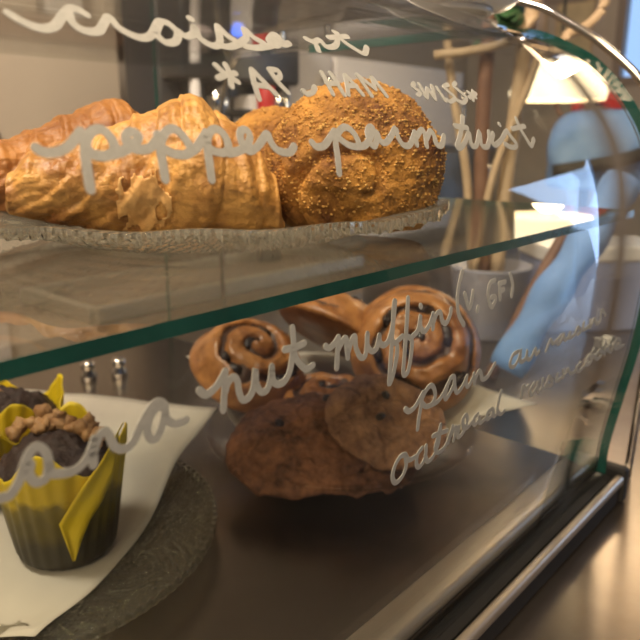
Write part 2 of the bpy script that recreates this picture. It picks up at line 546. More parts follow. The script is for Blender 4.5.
STROKES = {'pepper': [[(101.5,338.9),(102.9,337.7),(105.6,337.3),(108.9,337.8),(112.3,339.5),(115.6,342.2),(117.7,344)], [(118.7,343.1),(117.4,338.9),(116.2,333.3),(115.3,325.4)], [(117.4,338.9),(119.3,342.1),(122.4,344.5),(125.5,344.5),(127.4,342.1),(127.9,338.7),(126.5,336.7),(123.2,335.9),(119.8,336.4),(117.7,338.1)], [(126.5,336.4),(130.5,337.4),(135,339.5),(138,342.1),(136.9,343.8),(134.5,343.7),(132.9,341.2),(134.2,338.6),(137.8,337.7),(141.5,338.5),(145.2,341.2)], [(145.9,343),(145.2,337.6),(143.9,327.2)], [(145.8,339.8),(148,342.5),(150.8,344.6),(153.7,345.1),(156.1,343),(158,339.2),(158,336.9),(154.6,335.6),(149.9,336.2),(146.4,338)], [(157.8,336.5),(161.8,338.7),(166,342.5)], [(167.2,343.9),(165.5,336.3),(163.8,326.2)], [(166.3,339.2),(167.8,342.5),(171.2,345.1),(174.5,344.4),(176.2,341),(175.5,337.1),(171.3,336),(167,337.3)], [(175,335.7),(180.1,336.5),(185.2,338.4),(188.3,342),(187.8,344.8),(184.7,344.5),(183.2,341.5),(183.8,338),(186.4,336.4),(191.1,338.4),(195.9,341.9),(198.3,343.2),(198.7,340.4),(200.3,337.2),(203.9,335.6),(208.3,335.7),(211.5,338.1)], [(222.8,339.6),(225.1,337.6),(230.2,338.2),(235.9,341.8),(239.8,344.7)], [(240.3,344.7),(238.1,338.4),(236.6,331.6),(235.1,325.5)], [(239.1,340.7),(243.3,344.7),(248.5,346.6),(252.7,344.2),(254.4,339.4),(252.1,337.3),(246.3,338.3),(241.6,341.2)], [(253.4,337.3),(259,338.1),(264.5,341.7),(268.7,346.1),(266.1,346.7),(263.1,343.6),(262.9,339.3),(265.3,337.5),(268.7,340.5),(270.6,344.2),(271.3,339.9),(274.9,339),(280.3,341.7),(286.9,346.2),(286.5,341.7),(288.8,337.8),(294,337.5),(299.1,341),(302.7,344.3)], [(302.7,344.3),(300.8,337.7)], [(302.2,341.6),(309.7,345.7),(311.1,343),(309.5,336.9)], [(311.6,340.9),(317.5,345),(319.5,342.3),(319.5,337.7),(324.2,337.4),(329.1,342.3)], [(356.4,354),(350.5,347),(343.2,339.9),(339.1,336.2),(342.8,335.6),(349.9,339.3),(356.6,344.3),(355.6,339.8),(355.6,336.5),(361.1,337),(369.1,344.9),(366.5,337),(372.4,335.8),(378,340.3),(380.3,344.9)], [(344.2,348.1),(356.7,347.1)], [(384.8,343.8),(380.1,338.5),(383.2,336.8),(392,339.6),(401.6,345)], [(403.7,345.6),(405.7,342),(410.3,337.4),(407.6,335.1),(401.4,335.2),(395.3,337.2)], [(422.4,354),(422.4,347.6),(425.8,341.3),(430.2,335.6),(437.2,340)], [(411.6,346.9),(430.1,348.9)], [(396.6,349.8),(396.7,349.4)]],
'muffin': [[(68.4,242.1),(71.8,241.4),(74.5,241.2),(77.7,244.4),(79.6,248.1),(81.9,251.6),(84.4,252.6),(86.5,250),(86.9,245.8),(85.5,242.3),(82.5,242),(80.7,245.2),(81.5,248.3)], [(86.9,245.8),(87.5,243),(90.9,241.7),(94.9,241.2),(98.9,243.4),(102.2,248.5)], [(102.3,249),(101.5,244.6),(101,240.5)], [(101.5,244.6),(103.9,249),(106.3,250.3),(107.7,247.7),(108.9,244.1),(112.2,242),(115.9,243.3),(119.4,248.1),(122.9,252),(126.3,253.8),(129.2,251.8),(128,246.5),(125,241.8),(122.5,242.1),(121.6,245.8),(124,250.6),(128.1,252.7)], [(129.1,250.7),(129.9,246.5),(133,244),(137.7,244)], [(144.3,253.1),(146.9,250.7),(150.5,251.4),(153.6,253.4),(156.8,256.8)], [(156.8,256.8),(155.6,249),(154.6,242.4)], [(155.9,248.9),(157.7,252.2),(160.6,253.6),(162.3,251.5),(162.8,246.9),(164.4,243.6),(167.7,243.7),(170.1,246.8),(171.8,253.9),(171.6,248.5),(173.7,244.3),(177,243.9),(179.3,247.4),(180.5,252.7)], [(180.5,252.7),(180.5,247.6),(182.6,244.9),(186.9,244.8),(190.5,248.6),(192.9,256.5)], [(193.5,265.7),(193.6,260.5),(193.5,255.3),(195.4,251.1),(199.7,246.8),(204.3,247.3)], [(188,257.8),(193.7,257.3),(199.8,257.8)], [(212.7,253.5),(215.1,252.2),(218.5,253.3),(221.5,255.6)], [(221.5,255.6),(220.4,248.9),(219.6,242)], [(220.8,249.9),(224.5,253.6),(226.6,253.7),(226.8,249.7),(227.5,244.9)], [(227.6,247.2),(230.5,252.3),(232.9,253.2),(233.3,248.2),(236.4,243),(240.2,243.3),(242,252.7)], [(242,252.7),(241.8,247.4),(244.9,243.7),(248.8,244.6),(250.9,249.9)], [(250.9,249.9),(251.3,246.4),(254.7,244.5),(258.7,246.6),(262,253.9),(264.3,263.9)], [(263.7,264),(261.4,249.1),(259.5,230.8),(259.2,223.8),(262.1,227.5),(264.9,237.1),(264.8,242.8),(260.7,244.3)], [(264.9,244),(269.7,245.5)], [(275.2,263.6),(273.4,250.4),(271.4,234.2),(271.1,225.8),(275,226),(277.3,234.1),(277.7,241.8),(273.3,244.7)], [(277.7,243.3),(283.3,245.8),(285.7,253),(285.5,247.2),(289,243.9),(293.6,246.2),(297.2,250.8)], [(285.9,257.9),(286.3,257.2)], [(297.2,251.5),(297.2,243.5)], [(297.2,246.2),(300.8,250.8),(304.4,250.7),(306.4,245.6),(310.7,244.1),(314.4,248.2),(314.9,250.8)], [(327.4,269),(323.5,262.3),(321.6,254.1),(323.2,245.9),(328.9,239.1)], [(329.4,256.6),(334.5,247.3),(338.8,256.3)], [(344.2,246.4),(343.4,244.3)], [(364.4,258.6),(358.3,257.7),(355.9,251.7),(360,243.5),(364.6,246),(364.5,248.8),(360.3,249.1)], [(369.8,255.9),(370.8,246.3)], [(369.2,255.8),(377.1,255.7)], [(369.8,251.2),(375.2,251.2)], [(383.2,259.5),(386.7,252.2),(385.6,245.6)]],
'raisin': [[(274.3,206),(278,203.5),(283,204.1),(287,207.3),(290.3,210.3)], [(290.3,210.3),(289,202.3),(288,196.3),(287.7,190.1)], [(289.9,207.3),(293.2,210.8),(297.6,212.2),(301,209.4),(302.7,204.4),(299.8,200.8),(294.4,201.1),(290.3,204.1)], [(299.9,200.3),(306.1,200.7),(310.5,203.1),(314.7,207.4),(318.3,211),(321.8,210),(321.6,205.4),(317.3,201),(314.3,199.6),(313,202.3),(314.9,206.4)], [(322,208.6),(323.7,203),(326.8,199.7),(332.4,202.4),(336,207.1)], [(336,207.1),(335.9,202.4),(339,200.1),(344.4,204.9)], [(344.2,206.4),(346.2,200)], [(346,201.5),(349.7,206.4),(352.8,204.6),(355.6,199.9),(362.3,200),(369.9,206.1)], [(401.4,206.4),(393.9,205.7),(391.1,199.7),(397.6,197.1),(403.6,201.6),(404.9,206.8),(406.2,198.4),(413.5,198.3),(415,204),(415.2,198.7),(421.5,196.3),(427.6,201.9),(430.1,197.2),(434.4,198.5)], [(446.1,195.7),(451.4,202.7),(456.8,198.7),(461.6,199.4)], [(470.8,202.1),(463,199.1),(468.4,196),(473.8,199.5),(475.4,201.4),(478.3,196.6),(484.5,197.1)], [(486.1,200.6),(486.6,196.3),(495.4,196.7),(500.8,201.4),(508.3,196.8),(503,195.4)], [(512.5,202.9),(513.2,196.7),(524.6,197.4)], [(525.3,202.3),(527.8,195.7),(533.3,201.7),(540.8,196),(548.2,197.6),(547.6,206),(558.3,199.8)]],
'oatmeal': [[(278.3,178.6),(273.3,179.2),(269,175.1),(268.1,169.1),(271.8,164.5),(277.5,165.9),(280.1,171.4),(278.4,177.9),(282.2,173.9),(288.4,173.5)], [(294.2,176.6),(290.4,174),(290.5,168),(294.3,165.1),(298.8,169.5),(298.1,176.5)], [(298.5,171),(301.8,165.6),(307.3,166.3),(311.5,173),(311.5,184.6)], [(311.5,184.6),(309.9,177.7),(308.5,171.4),(312.8,167),(320.5,169),(325.5,178.9)], [(304.4,180.3),(319.7,178.4)], [(325.4,179.2),(322.8,169.6)], [(324,172.7),(328.2,177.6),(329.7,176.4),(329,168.8)], [(329.4,172.2),(332.8,176.7),(333.9,169.2),(339.8,170.8),(342.8,176.9),(340.3,181.3),(337,180.3),(338.2,175.2),(343.3,172),(349.2,174.1)], [(355,177.3),(350.3,175.2),(352.8,170.7),(357.6,172.8),(357.3,175.8),(359.7,169.8),(366.4,170.6)], [(373.6,175.1),(367.7,173.9),(369.6,169.1),(375.4,170.7),(375.4,174.5),(377.8,168.4),(382.5,169.2)], [(383.2,184.2),(381.6,177.1),(382,170.9),(387.7,166.7),(391.9,167.7)], [(416.8,169.5),(415.8,178.1),(420.6,174.9),(424.8,176.1)], [(433.8,175.7),(429.5,171.3),(433.2,166.5),(439.8,170.2),(440.1,174.9),(443.7,165.3),(448.9,167.6)], [(448.4,174.5),(450.8,166.1),(457.5,167.1),(459.3,173.4),(468.8,165.8),(462.8,164.6),(455.6,168.6)], [(475.5,170.9),(475.8,164.8),(484.6,165.4)], [(485.1,171.8),(488.3,164.4),(494.3,169.9),(501.8,163.8),(511.8,163.2)], [(520.3,168.3),(512.9,166),(520.4,160.9),(532.1,163.1)], [(536.5,170.2),(530.9,165.6),(538.2,161.6),(546,163.9),(539.5,169.5),(552.2,165.6)], [(558.7,169.1),(552.2,165.6),(560,161.5),(568.3,163.9),(560.4,169.1),(572.9,163.8)], [(570.7,175.5),(576.4,160.7)], [(574.8,165.6),(585.5,167.6)], [(577.5,166.1),(591.5,159.3)], [(593.1,167),(594.1,161)], [(601.9,160.2),(613.3,162.2),(606.4,168.5),(597.2,168.3),(603.4,159.9),(625.5,158.2)]],
'croissant': [[(109.3,385.9),(112.2,383.4),(115.6,381.6),(119.6,381.2),(123.8,383.1),(128.4,388),(132.5,391.6),(135.5,391.7),(137.9,389.9)], [(131.3,389.6),(130.6,385.7),(132.5,382.8),(135.9,382.2),(139.7,383.2),(143.3,387),(146.8,390.2),(148.3,386.1),(152.1,383.2),(156.8,382.2),(161.7,384.5),(168.2,391.4)], [(169,391.8),(164.2,385.7),(166.2,381.4),(171.5,382.6),(174.6,387.1),(172.6,391.2),(169,391.8)], [(175,388.4),(177.9,385.7),(182.6,387.6),(185.1,391.2)], [(185.1,391.2),(184.5,386),(189.1,382.5),(194.2,384.8),(198.4,393.8)], [(185.3,395.9),(185.7,395.6)], [(198.4,393.8),(200.7,389.1),(204.1,385.6),(198.1,383),(192.4,383.3)], [(203.5,384.6),(211.2,389.5),(213.3,394.6),(215.9,390.2),(220.7,386.7),(214.5,384.3),(207.1,384.4)], [(219.6,385.5),(225.1,387.2),(232.4,392.3),(230,393.5),(224.4,389.2),(227.3,387),(234.2,391.5),(231.9,388),(237.3,389.7)], [(251.6,394.2),(256.2,391.6),(255.4,387.5)], [(255.5,392.4),(261.6,394.6),(263.5,390.7),(272.1,392.9),(280,401.3)], [(277.9,402.2),(280.4,396.4),(286,392.1),(291.5,389.6),(297.9,394.8)], [(269.9,397.4),(286.6,400.4)]],
'swiss': [[(185.5,373),(188,369.4),(193.2,365.7)], [(183.5,366.8),(189,368.9),(194.1,369.8)], [(190.9,373.7),(190.7,369),(188.7,363.4)], [(204.3,372.4),(202.2,366.3),(200.8,358.4)], [(204.3,372.4),(207.6,367.2),(212,360.7)], [(201.6,365.1),(208.3,364.5)], [(214.7,373.3),(216.3,367.2),(219.5,362.3)], [(214.7,373.3),(219.7,373.1),(219.2,370.1),(216,368.6)], [(229.9,363.7),(231.1,362.1),(235.8,363.4),(238.8,366.1)], [(248.7,374.4),(249.1,363)], [(254.8,374.5),(257.2,363.1)], [(248.3,368.6),(256.5,369.1)], [(265.5,374.3),(260.3,363.3)], [(265.5,374.3),(271.6,363.8)], [(263.2,368.2),(270,368.6)], [(275.1,375.1),(278.2,363.5)], [(275.1,375.1),(284,367.6)], [(286.1,374.7),(284,367.6)], [(286.1,374.7),(290.8,364)], [(322.2,373.3),(319.3,371.1),(323.3,367.9),(319.9,365.9)], [(326.8,373.1),(327.3,364.7)], [(327.3,364.7),(332.9,370.8)], [(332.9,370.8),(335.3,363.8)], [(335.3,363.8),(338.8,372.8)], [(343.1,371.9),(345.2,363.4)], [(357.4,374.8),(351.3,372.4),(357.4,366.4),(350.2,363.1),(347.2,364.3)], [(367.4,376.8),(363.3,373.7),(370.5,367),(363.7,363),(358,364.4)], [(376,370.7),(382.3,367.2)], [(374,366.8),(385.1,370.3)], [(383,371.9),(377,365.2)]]}


WRITING = {'croissant': ('lettering', .0017), 'swiss': ('lettering', .0014), 'pepper': ('lettering', .0017),
           'muffin': ('lettering', .0015), 'raisin': ('lettering', .0015), 'oatmeal': ('lettering', .0015)}
WLAB = {'croissant': 'handwritten word croissant', 'swiss': 'starred note ending in ham and swiss', 'pepper': 'handwritten pepper parm twist',
        'muffin': 'handwritten banana nut muffin', 'raisin': 'handwritten pain au raisin', 'oatmeal': 'handwritten oatmeal raisin cookie'}


def ribbon(bm, pts, hw):
    """marker stroke as a thin strip lying on the outside of the glass"""
    P = [Vector((p.x, p.y)) for p in cr([(a / 1000, b / 1000, 0) for a, b in pts], 5)] if len(pts) > 2 else [Vector((a / 1000, b / 1000)) for a, b in pts]
    if len(pts) == 2:
        P = [P[0].lerp(P[1], k / 6) for k in range(7)]
    Q = [P[0]]
    for p in P[1:]:
        if (p - Q[-1]).length > 1e-5:
            Q.append(p)
    P = Q
    if len(P) < 2:
        return
    # rounded ends: extend with narrowing stations
    t0 = (P[1] - P[0]).normalized()
    t1 = (P[-1] - P[-2]).normalized()
    st = [(P[0] - t0 * hw * .9, t0, .35), (P[0] - t0 * hw * .5, t0, .8)]
    for i, p in enumerate(P):
        t = (P[min(i + 1, len(P) - 1)] - P[max(i - 1, 0)])
        t = t.normalized() if t.length > 1e-7 else t0
        st.append((p, t, 1 + .12 * noise.noise(Vector((p.x * 120, p.y * 120, 0)))))
    st += [(P[-1] + t1 * hw * .5, t1, .8), (P[-1] + t1 * hw * .9, t1, .35)]
    top, bot = [], []
    for p, t, w in st:
        n = Vector((-t.y, t.x))
        row, rb = [], []
        for q in (p + n * hw * w, p - n * hw * w):
            a = prof_at(q.y, .00045)
            row.append(bm.verts.new((q.x, a.x, a.y + DZ)))
            b = prof_at(q.y, .0001)
            rb.append(bm.verts.new((q.x, b.x, b.y + DZ)))
        top.append(row)
        bot.append(rb)
    for i in range(len(st) - 1):
        bm.faces.new((top[i][0], top[i][1], top[i + 1][1], top[i + 1][0]))
        bm.faces.new((bot[i][0], bot[i + 1][0], bot[i + 1][1], bot[i][1]))
        bm.faces.new((top[i][0], top[i + 1][0], bot[i + 1][0], bot[i][0]))
        bm.faces.new((top[i][1], bot[i][1], bot[i + 1][1], top[i + 1][1]))
    bm.faces.new((top[0][0], bot[0][0], bot[0][1], top[0][1]))
    bm.faces.new((top[-1][0], top[-1][1], bot[-1][1], bot[-1][0]))


for key, strokes in STROKES.items():
    bm = bmesh.new()
    for st in strokes:
        ribbon(bm, st, WRITING[key][1])
    o = obj('lettering', bm, M['marker'], front, smooth=False)
    o['label'] = WLAB[key]

# flat end pane, cut to the same curve
bm = bmesh.new()
for x in (X1 + .001, X1 + .006):
    pass
inner = [prof_at(PS[-1] * i / 60, -.0100) for i in range(61)]
ring = [(p.x, p.y) for p in inner] + [(.94, .4345), (.94, 0.0)]
fa = [bm.verts.new((X1 - .005, y, z + DZ)) for y, z in ring]
fb = [bm.verts.new((X1, y, z + DZ)) for y, z in ring]
bm.faces.new(fa[::-1])
bm.faces.new(fb)
for i in range(len(ring)):
    j = (i + 1) % len(ring)
    bm.faces.new((fa[i], fb[i], fb[j], fa[j])).material_index = 1
obj('end_glass', bm, [M['pane'], M['edge']], case, smooth=False)
obj('top_glass', boxbm(X0, X1, .6215, .945, .4355 + DZ, .441 + DZ, .0006), M['pane'], case, smooth=False)

deck = obj('deck', boxbm(X0, X1, .2165, .945, -.022 + DZ, 0 + DZ, .001), M['deck'], case, smooth=False)
bm = bmesh.new()
box(bm, X0, X1, .2165, .244, .0 + DZ, .012 + DZ, .005, seg=3)
obj('inner_rail', bm, M['rail'], case, smooth=True)
bm = bmesh.new()
box(bm, X0, X1, .1885, .1970, -.012 + DZ, -.002 + DZ, .003, seg=3)
obj('outer_rail', bm, M['rail'], case, smooth=True)
obj('plinth', boxbm(X0, X1, .192, .2004, -.033 + DZ, -.0125 + DZ), M['black'], case, smooth=False)
obj('gasket', boxbm(X0, X1, .2005, .2165, -.033 + DZ, -.007 + DZ), M['black'], case, smooth=False)
bm = bmesh.new()
box(bm, X1 + .0005, X1 + .014, .188, .235, -.034 + DZ, .004 + DZ, .003)
obj('corner_bracket', bm, M['black'], case, smooth=False)
bm = bmesh.new()
box(bm, X0, X1, .9455, .972, -.03 + DZ, -.008 + DZ)
obj('door_track', bm, M['black'], case, smooth=False)
bm = bmesh.new()
box(bm, X0, X1, .9725, 1.0, -.03 + DZ, .008 + DZ, .003)
obj('back_sill', bm, M['rail'], case, smooth=False)
for x, y in ((.475, .855), (.512, .835)):
    bm = bmesh.new()
    lathe(bm, [(.001, .0), (.011, 0), (.012, .006), (.008, .012), (.009, .018), (.011, .021), (.007, .026), (.001, .027)], 24, x, y, DZ)
    obj('knob', bm, M['chrome'], case)

# middle glass shelf
SZ = .2663
bm = boxbm(X0 + .02, X1 - .012, .2055, .60, SZ - .0065, SZ, 0)
for f in bm.faces:
    if abs(f.normal.z) < .5:
        f.material_index = 1
shelf = obj('glass_shelf', bm, [M['shelfglass'], M['edge']], smooth=False)
tag(shelf, 'flat glass shelf with green edge holding the scalloped plate of croissants', 'shelf')
for y in (.30, .56):
    b = bmesh.new()
    box(b, X1 - .022, X1 - .0052, y - .012, y + .012, SZ - .016 + DZ, SZ - .0067 + DZ, .002)
    obj('shelf_clip', b, M['chrome'], case, smooth=False)
    b = bmesh.new()
    box(b, X0 + .018, X0 + .04, y - .012, y + .012, SZ - .016 + DZ, SZ - .0067 + DZ, .002)
    obj('shelf_clip', b, M['chrome'], case, smooth=False)

# ---------------------------------------------------------------- plates
def plate_mesh(prof_top, th, n, rim_fn=None, rib=None, emb=False, fine=0):
    """closed plate: prof_top runs centre -> rim; the underside sits th below and may carry ribs"""
    bm = bmesh.new()
    if fine:
        prof_top = [(p.x, p.y) for p in cr([(a, b, 0) for a, b in prof_top], fine)]
    top = [(r, z) for r, z in prof_top]
    bot = [(r, z - th) for r, z in reversed(prof_top)]
    m = len(top)

    def fn(thh, r, z, i):
        R = prof_top[-1][0]
        k = r / R
        if rim_fn:
            dr, dz = rim_fn(thh)
            w = max(0, (k - .6) / .4) ** 2
            r, z = r * (1 + dr * w), z + dz * w
        if emb and i < m and .55 < k < .94:
            x, y = r * math.cos(thh), r * math.sin(thh)
            q = fbm((x, y, 4.), 34, 2)
            z += .0022 * max(0, .2 - abs(q)) / .2
        if rib and i >= m and k > .45:
            a, cnt, sw = rib
            z = z + a * math.cos(cnt * thh + sw * r) * min(1, (k - .45) / .1)
        return r, z
    lathe(bm, top + bot, n, fn=fn)
    bm.faces.new([v for v in bm.verts[:n]])
    bm.faces.new([v for v in bm.verts[-n:]])
    return bm


pp = [(.003, .0075), (.04, .0075), (.075, .0075), (.083, .0085), (.09, .0105), (.097, .0130), (.104, .0155), (.111, .018), (.118, .020), (.125, .0217),
      (.132, .0232), (.138, .0242), (.143, .0248), (.1450, .0245)]
sc = obj('scalloped_plate', plate_mesh(pp, .0048, 960, lambda a: (.016 * math.cos(14 * a), .0013 * math.cos(14 * a + .5)), (.0019, 96, 230)),
         M['plate_glass'], loc=(.312, .379, SZ - .0014))
sc.scale = (1.13, 1.13, 1.0)
tag(sc, 'ribbed clear glass plate with scalloped rim under the croissants', 'plate')

pe = [(.003, .006), (.05, .006), (.095, .006), (.103, .0075), (.112, .0115), (.122, .0145), (.134, .017), (.146, .0195), (.154, .0215), (.157, .0230), (.1585, .0252), (.161, .0252), (.162, .0235)]
pl = obj('embossed_plate', plate_mesh(pe, .0045, 520, emb=True, fine=8), M['emboss'], loc=(.212, .517, 0))
tag(pl, 'embossed clear glass plate under the two yellow wrapped muffins', 'plate')

pc = [(.003, .026), (.06, .026), (.095, .027), (.105, .029), (.118, .033), (.130, .037), (.138, .0395), (.1405, .0395)]
t = thing('footed_plate', 'clear glass footed plate holding cookies and raisin buns', 'plate', (.522, .432, 0))
obj('bowl', plate_mesh(pc, .004, 120), M['clear'], t)
bm = bmesh.new()
lathe(bm, [(.05, 0), (.052, .003), (.035, .008), (.024, .013), (.026, .019), (.034, .0219), (.003, .0219)], 48)
bm.faces.new([v for v in bm.verts[:48]])
obj('foot', bm, M['clear'], t)


# ---------------------------------------------------------------- parchment
def sheet(name, quad, parent=None, n=28, dip=None, th=.0006, wav=.003, seed=0):
    """sheet of paper between four corners (a b / d c), with gentle waves; dip pulls it towards a plate"""
    bm = bmesh.new()
    A, B, Cc, Dd = [Vector(q) for q in quad]
    g = []
    for i in range(n + 1):
        row = []
        for j in range(n + 1):
            u, v = i / n, j / n
            p = (A * (1 - u) + B * u) * (1 - v) + (Dd * (1 - u) + Cc * u) * v
            if dip:
                c, r, z = dip
                d = (Vector((p.x, p.y)) - Vector(c)).length
                k = max(0, min(1, (r - d) / (.35 * r)))
                k = k * k * (3 - 2 * k)
                p.z = p.z * (1 - k) + z * k
                p.z += wav * (1 - k) * fbm((p.x, p.y, seed), 14, 2)
            row.append(bm.verts.new(p))
        g.append(row)
    for i in range(n):
        for j in range(n):
            bm.faces.new((g[i][j], g[i + 1][j], g[i + 1][j + 1], g[i][j + 1]))
    geom = bm.faces[:]
    ret = bmesh.ops.extrude_face_region(bm, geom=geom)
    for v in [e for e in ret['geom'] if isinstance(e, bmesh.types.BMVert)]:
        v.co.z += th
    return obj(name, bm, M['paper'], parent)


p1 = sheet('parchment_sheet', [(.441, .535, .052), (.33, .76, .05), (.05, .60, .035), (.160, .385, .0225)], dip=((.205, .525), .155, .0074))
tag(p1, 'parchment sheet under the yellow wrapped muffins', 'paper')
p2 = sheet('parchment_sheet', [(.685, .287, .050), (.665, .54, .06), (.495, .655, .072), (.425, .415, .042)], dip=((.522, .432), .16, .0272))
tag(p2, 'parchment sheet under the cookies and raisin buns', 'paper')


# ---------------------------------------------------------------- croissants
def croissant_bm(seed=0):
    xs = [-.090, -.087, -.072, -.050, -.030, -.008, .006, .017, .030, .042, .056, .068, .079, .0855]
    rr = [.003, .0130, .0215, .0275, .0320, .0370, .0400, .0432, .0432, .0385, .0340, .0280, .0195, .002]
    seams = [-.066, -.043, -.018, .004, .036, .058]
    bm = bmesh.new()
    nu, nv = 200, 120
    off = Vector((seed * 5.1, seed * 2.3, 0))
    rows = []
    for i in range(nu + 1):
        x = xs[0] + (xs[-1] - xs[0]) * i / nu
        row = []
        for j in range(nv):
            a = 2 * PI * j / nv
            ca, sa = math.cos(a), math.sin(a)
            # seams run slanted round the body, leaning towards the middle at the top
            lean = (-.034 + .040 * max(0, min(1, (x + .02) / .085))) * sa + .008 * ca
            wob = .002 * noise.noise(Vector((x * 20, ca * 1.5, sa * 1.5)) + off)
            xe = x + lean + wob
            r = interp(xs, rr, x)
            step = 0.
            for sxx in seams:
                d = (xe - sxx) if sxx < .02 else (sxx - xe)
                # each wrap starts with a lip on the inner side and sinks outwards
                if d > 0:
                    step += .0038 * (1 - math.exp(-d / .0022)) * math.exp(-d / .016)
                else:
                    step -= .0012 * math.exp(d / .004)
            k = max(.15, min(1, r / .03))
            ridge = .00022 * math.sin(230 * xe + 9 * noise.noise(Vector((x * 9, ca, sa)) + off)) * k
            n1 = .0030 * fbm(Vector((x * .6, .04 * ca, .04 * sa)) + off * .1, 32, 4) * k
            n2 = .0010 * fbm(Vector((x * 1.6, .04 * ca, .04 * sa)) + off * .1, 150, 3) * k
            R = r + (step * k + ridge + n1 + n2) * min(1, r / .012)
            R = max(R, .0008)
            zc = max(.004, r * .94)
            bend = -.024 * (abs(x) / .09) ** 2
            y = R * 1.06 * ca + bend
            lift = .016 * max(0, (-x - .02) / .07) ** 1.3
            z = max(zc + R * .97 * sa, .0004 + .0003 * ca) + lift
            row.append(bm.verts.new((x, y, z)))
        rows.append(row)
    for a, b in zip(rows, rows[1:]):
        for j in range(nv):
            bm.faces.new((a[j], a[(j + 1) % nv], b[(j + 1) % nv], b[j]))
    bm.faces.new(rows[0][::-1])
    bm.faces.new(rows[-1])
    return bm, rows


RT = math.atan2(-.75, .6614)             # the direction across the customer's view
PLZ = SZ + .0064
bm, rows = croissant_bm()
# loose pale flake lifted off the crust on the customer's side
fb = bmesh.new()
nu, nv = 200, 120
keep = {}
for i in range(76, 122):
    for j in range(50, 90):
        x = i / 200
        c = ((i - 93) / 23) ** 2 + ((j - 67) / 11.5) ** 2 + 1.0 * fbm((i * .13, j * .21, 3), 1.0, 3)
        if c < .82:
            v = rows[i][j].co
            cx = Vector((v.x, -.006, .038))
            keep[(i, j)] = fb.verts.new(v + (v - cx).normalized() * (.0011 + .0010 * max(0, c)))
for (i, j) in list(keep):
    q = [keep.get(k) for k in ((i, j), (i + 1, j), (i + 1, j + 1), (i, j + 1))]
    if all(q):
        fb.faces.new(q)
for v in [v for v in fb.verts if not v.link_faces]:
    fb.verts.remove(v)
edge = [v for v in fb.verts if v.is_boundary]
for _ in range(2):
    bmesh.ops.smooth_vert(fb, verts=edge, factor=.5, use_axis_x=True, use_axis_y=True, use_axis_z=True)
ret = bmesh.ops.extrude_face_region(fb, geom=fb.faces[:])
for v in [e for e in ret['geom'] if isinstance(e, bmesh.types.BMVert)]:
    v.co += Vector((0, .0007, -.0003))
cz = thing('croissant', 'golden flaky croissant at front with a loose pale flake', 'croissant', (.269, .380, PLZ), (0, 0, RT + .22), 'croissants on the scalloped plate')
cz.scale = (.95, .97, .98)
obj('crust', bm, M['crust'], cz)
obj('flake', fb, M['flake'], cz)
c2 = thing('croissant', 'browner croissant lying behind the front croissant at the plate edge', 'croissant', (.268, .470, PLZ), (0, 0, RT + .55), 'croissants on the scalloped plate')
bm, rows = croissant_bm(3)
M['crust_b'] = mat('croissant_crust_brown', (.22, .075, .016), .5, col2=(.46, .2, .05), scale=18, bump=.5, bscale=110, stretch=(.45, 2.2, 2.2))
obj('crust', bm, M['crust_b'], c2)


# ---------------------------------------------------------------- pepper parm twists
def twist_bm(rx, ry, rz, seed):
    bm = bmesh.new()
    r = bmesh.ops.create_icosphere(bm, subdivisions=6, radius=1)
    off = Vector((seed * 4.1, seed, 0))
    for v in bm.verts:
        d = v.co.normalized()
        th = math.atan2(d.z, d.x)
        front = max(0, -d.y)
        rad = math.hypot(d.x, d.z)
        # knotted dough: a spiral fold seen from the front
        dx, dz = d.x - .12, d.z + .15
        rad2 = math.hypot(dx, dz)
        sp = math.sin(.5 * (math.atan2(dz, dx) - 6.2 * rad2 + 1.0 + .5 * noise.noise(d * 2 + off)))
        k = 1 - .12 * math.exp(-(sp / .2) ** 2) * min(1, .25 + 1.2 * front) + .03 * max(0, sp) * front
        k += .05 * fbm(d + off, 2.2, 3) + .018 * fbm(d + off, 9, 3) + .012 * fbm(d + off, 28, 2)
        z = d.z * rz * k
        z = z if z > -.62 * rz else -.62 * rz - .1 * (-.62 * rz - z) * 0
        v.co = Vector((d.x * rx * k, d.y * ry * k, z + .62 * rz))
    return bm


def make_twist(label, loc, rot, r, seed, ncr):
    t = thing('pepper_parmesan_twist', label, 'pastry', loc, rot, 'pepper twists on the scalloped plate')
    bm = twist_bm(*r, seed)
    rnd = random.Random(seed)
    cb = bmesh.new()
    vs = [v for v in bm.verts if v.co.z > .012]
    bm.normal_update()
    for _ in range(ncr):
        v = rnd.choice(vs)
        if v.normal.y > .5:
            continue
        s = rnd.uniform(.0005, .0013)
        q = bmesh.ops.create_icosphere(cb, subdivisions=1, radius=1)
        R = Matrix.Rotation(rnd.random() * 6, 3, 'Z') @ Matrix.Rotation(rnd.random() * 6, 3, 'X')
        for w in q['verts']:
            w.co = v.co + R @ Vector((w.co.x * s * rnd.uniform(.8, 1.5), w.co.y * s, w.co.z * s * .8))
    obj('dough', bm, M['twist'], t)
    o = obj('cheese_crumbs', cb, M['crumb'], t, smooth=False)
    o['kind'] = 'stuff'
    return t


make_twist('big round cheese crusted pepper twist at front right of the plate', (.375, .300, PLZ), (0, 0, RT - .1), (.060, .050, .0590), 2, 2600)
make_twist('cheese crusted pepper twist wedged between croissant and big twist', (.388, .388, PLZ), (0, 0, RT + .5), (.047, .040, .050), 5, 700)


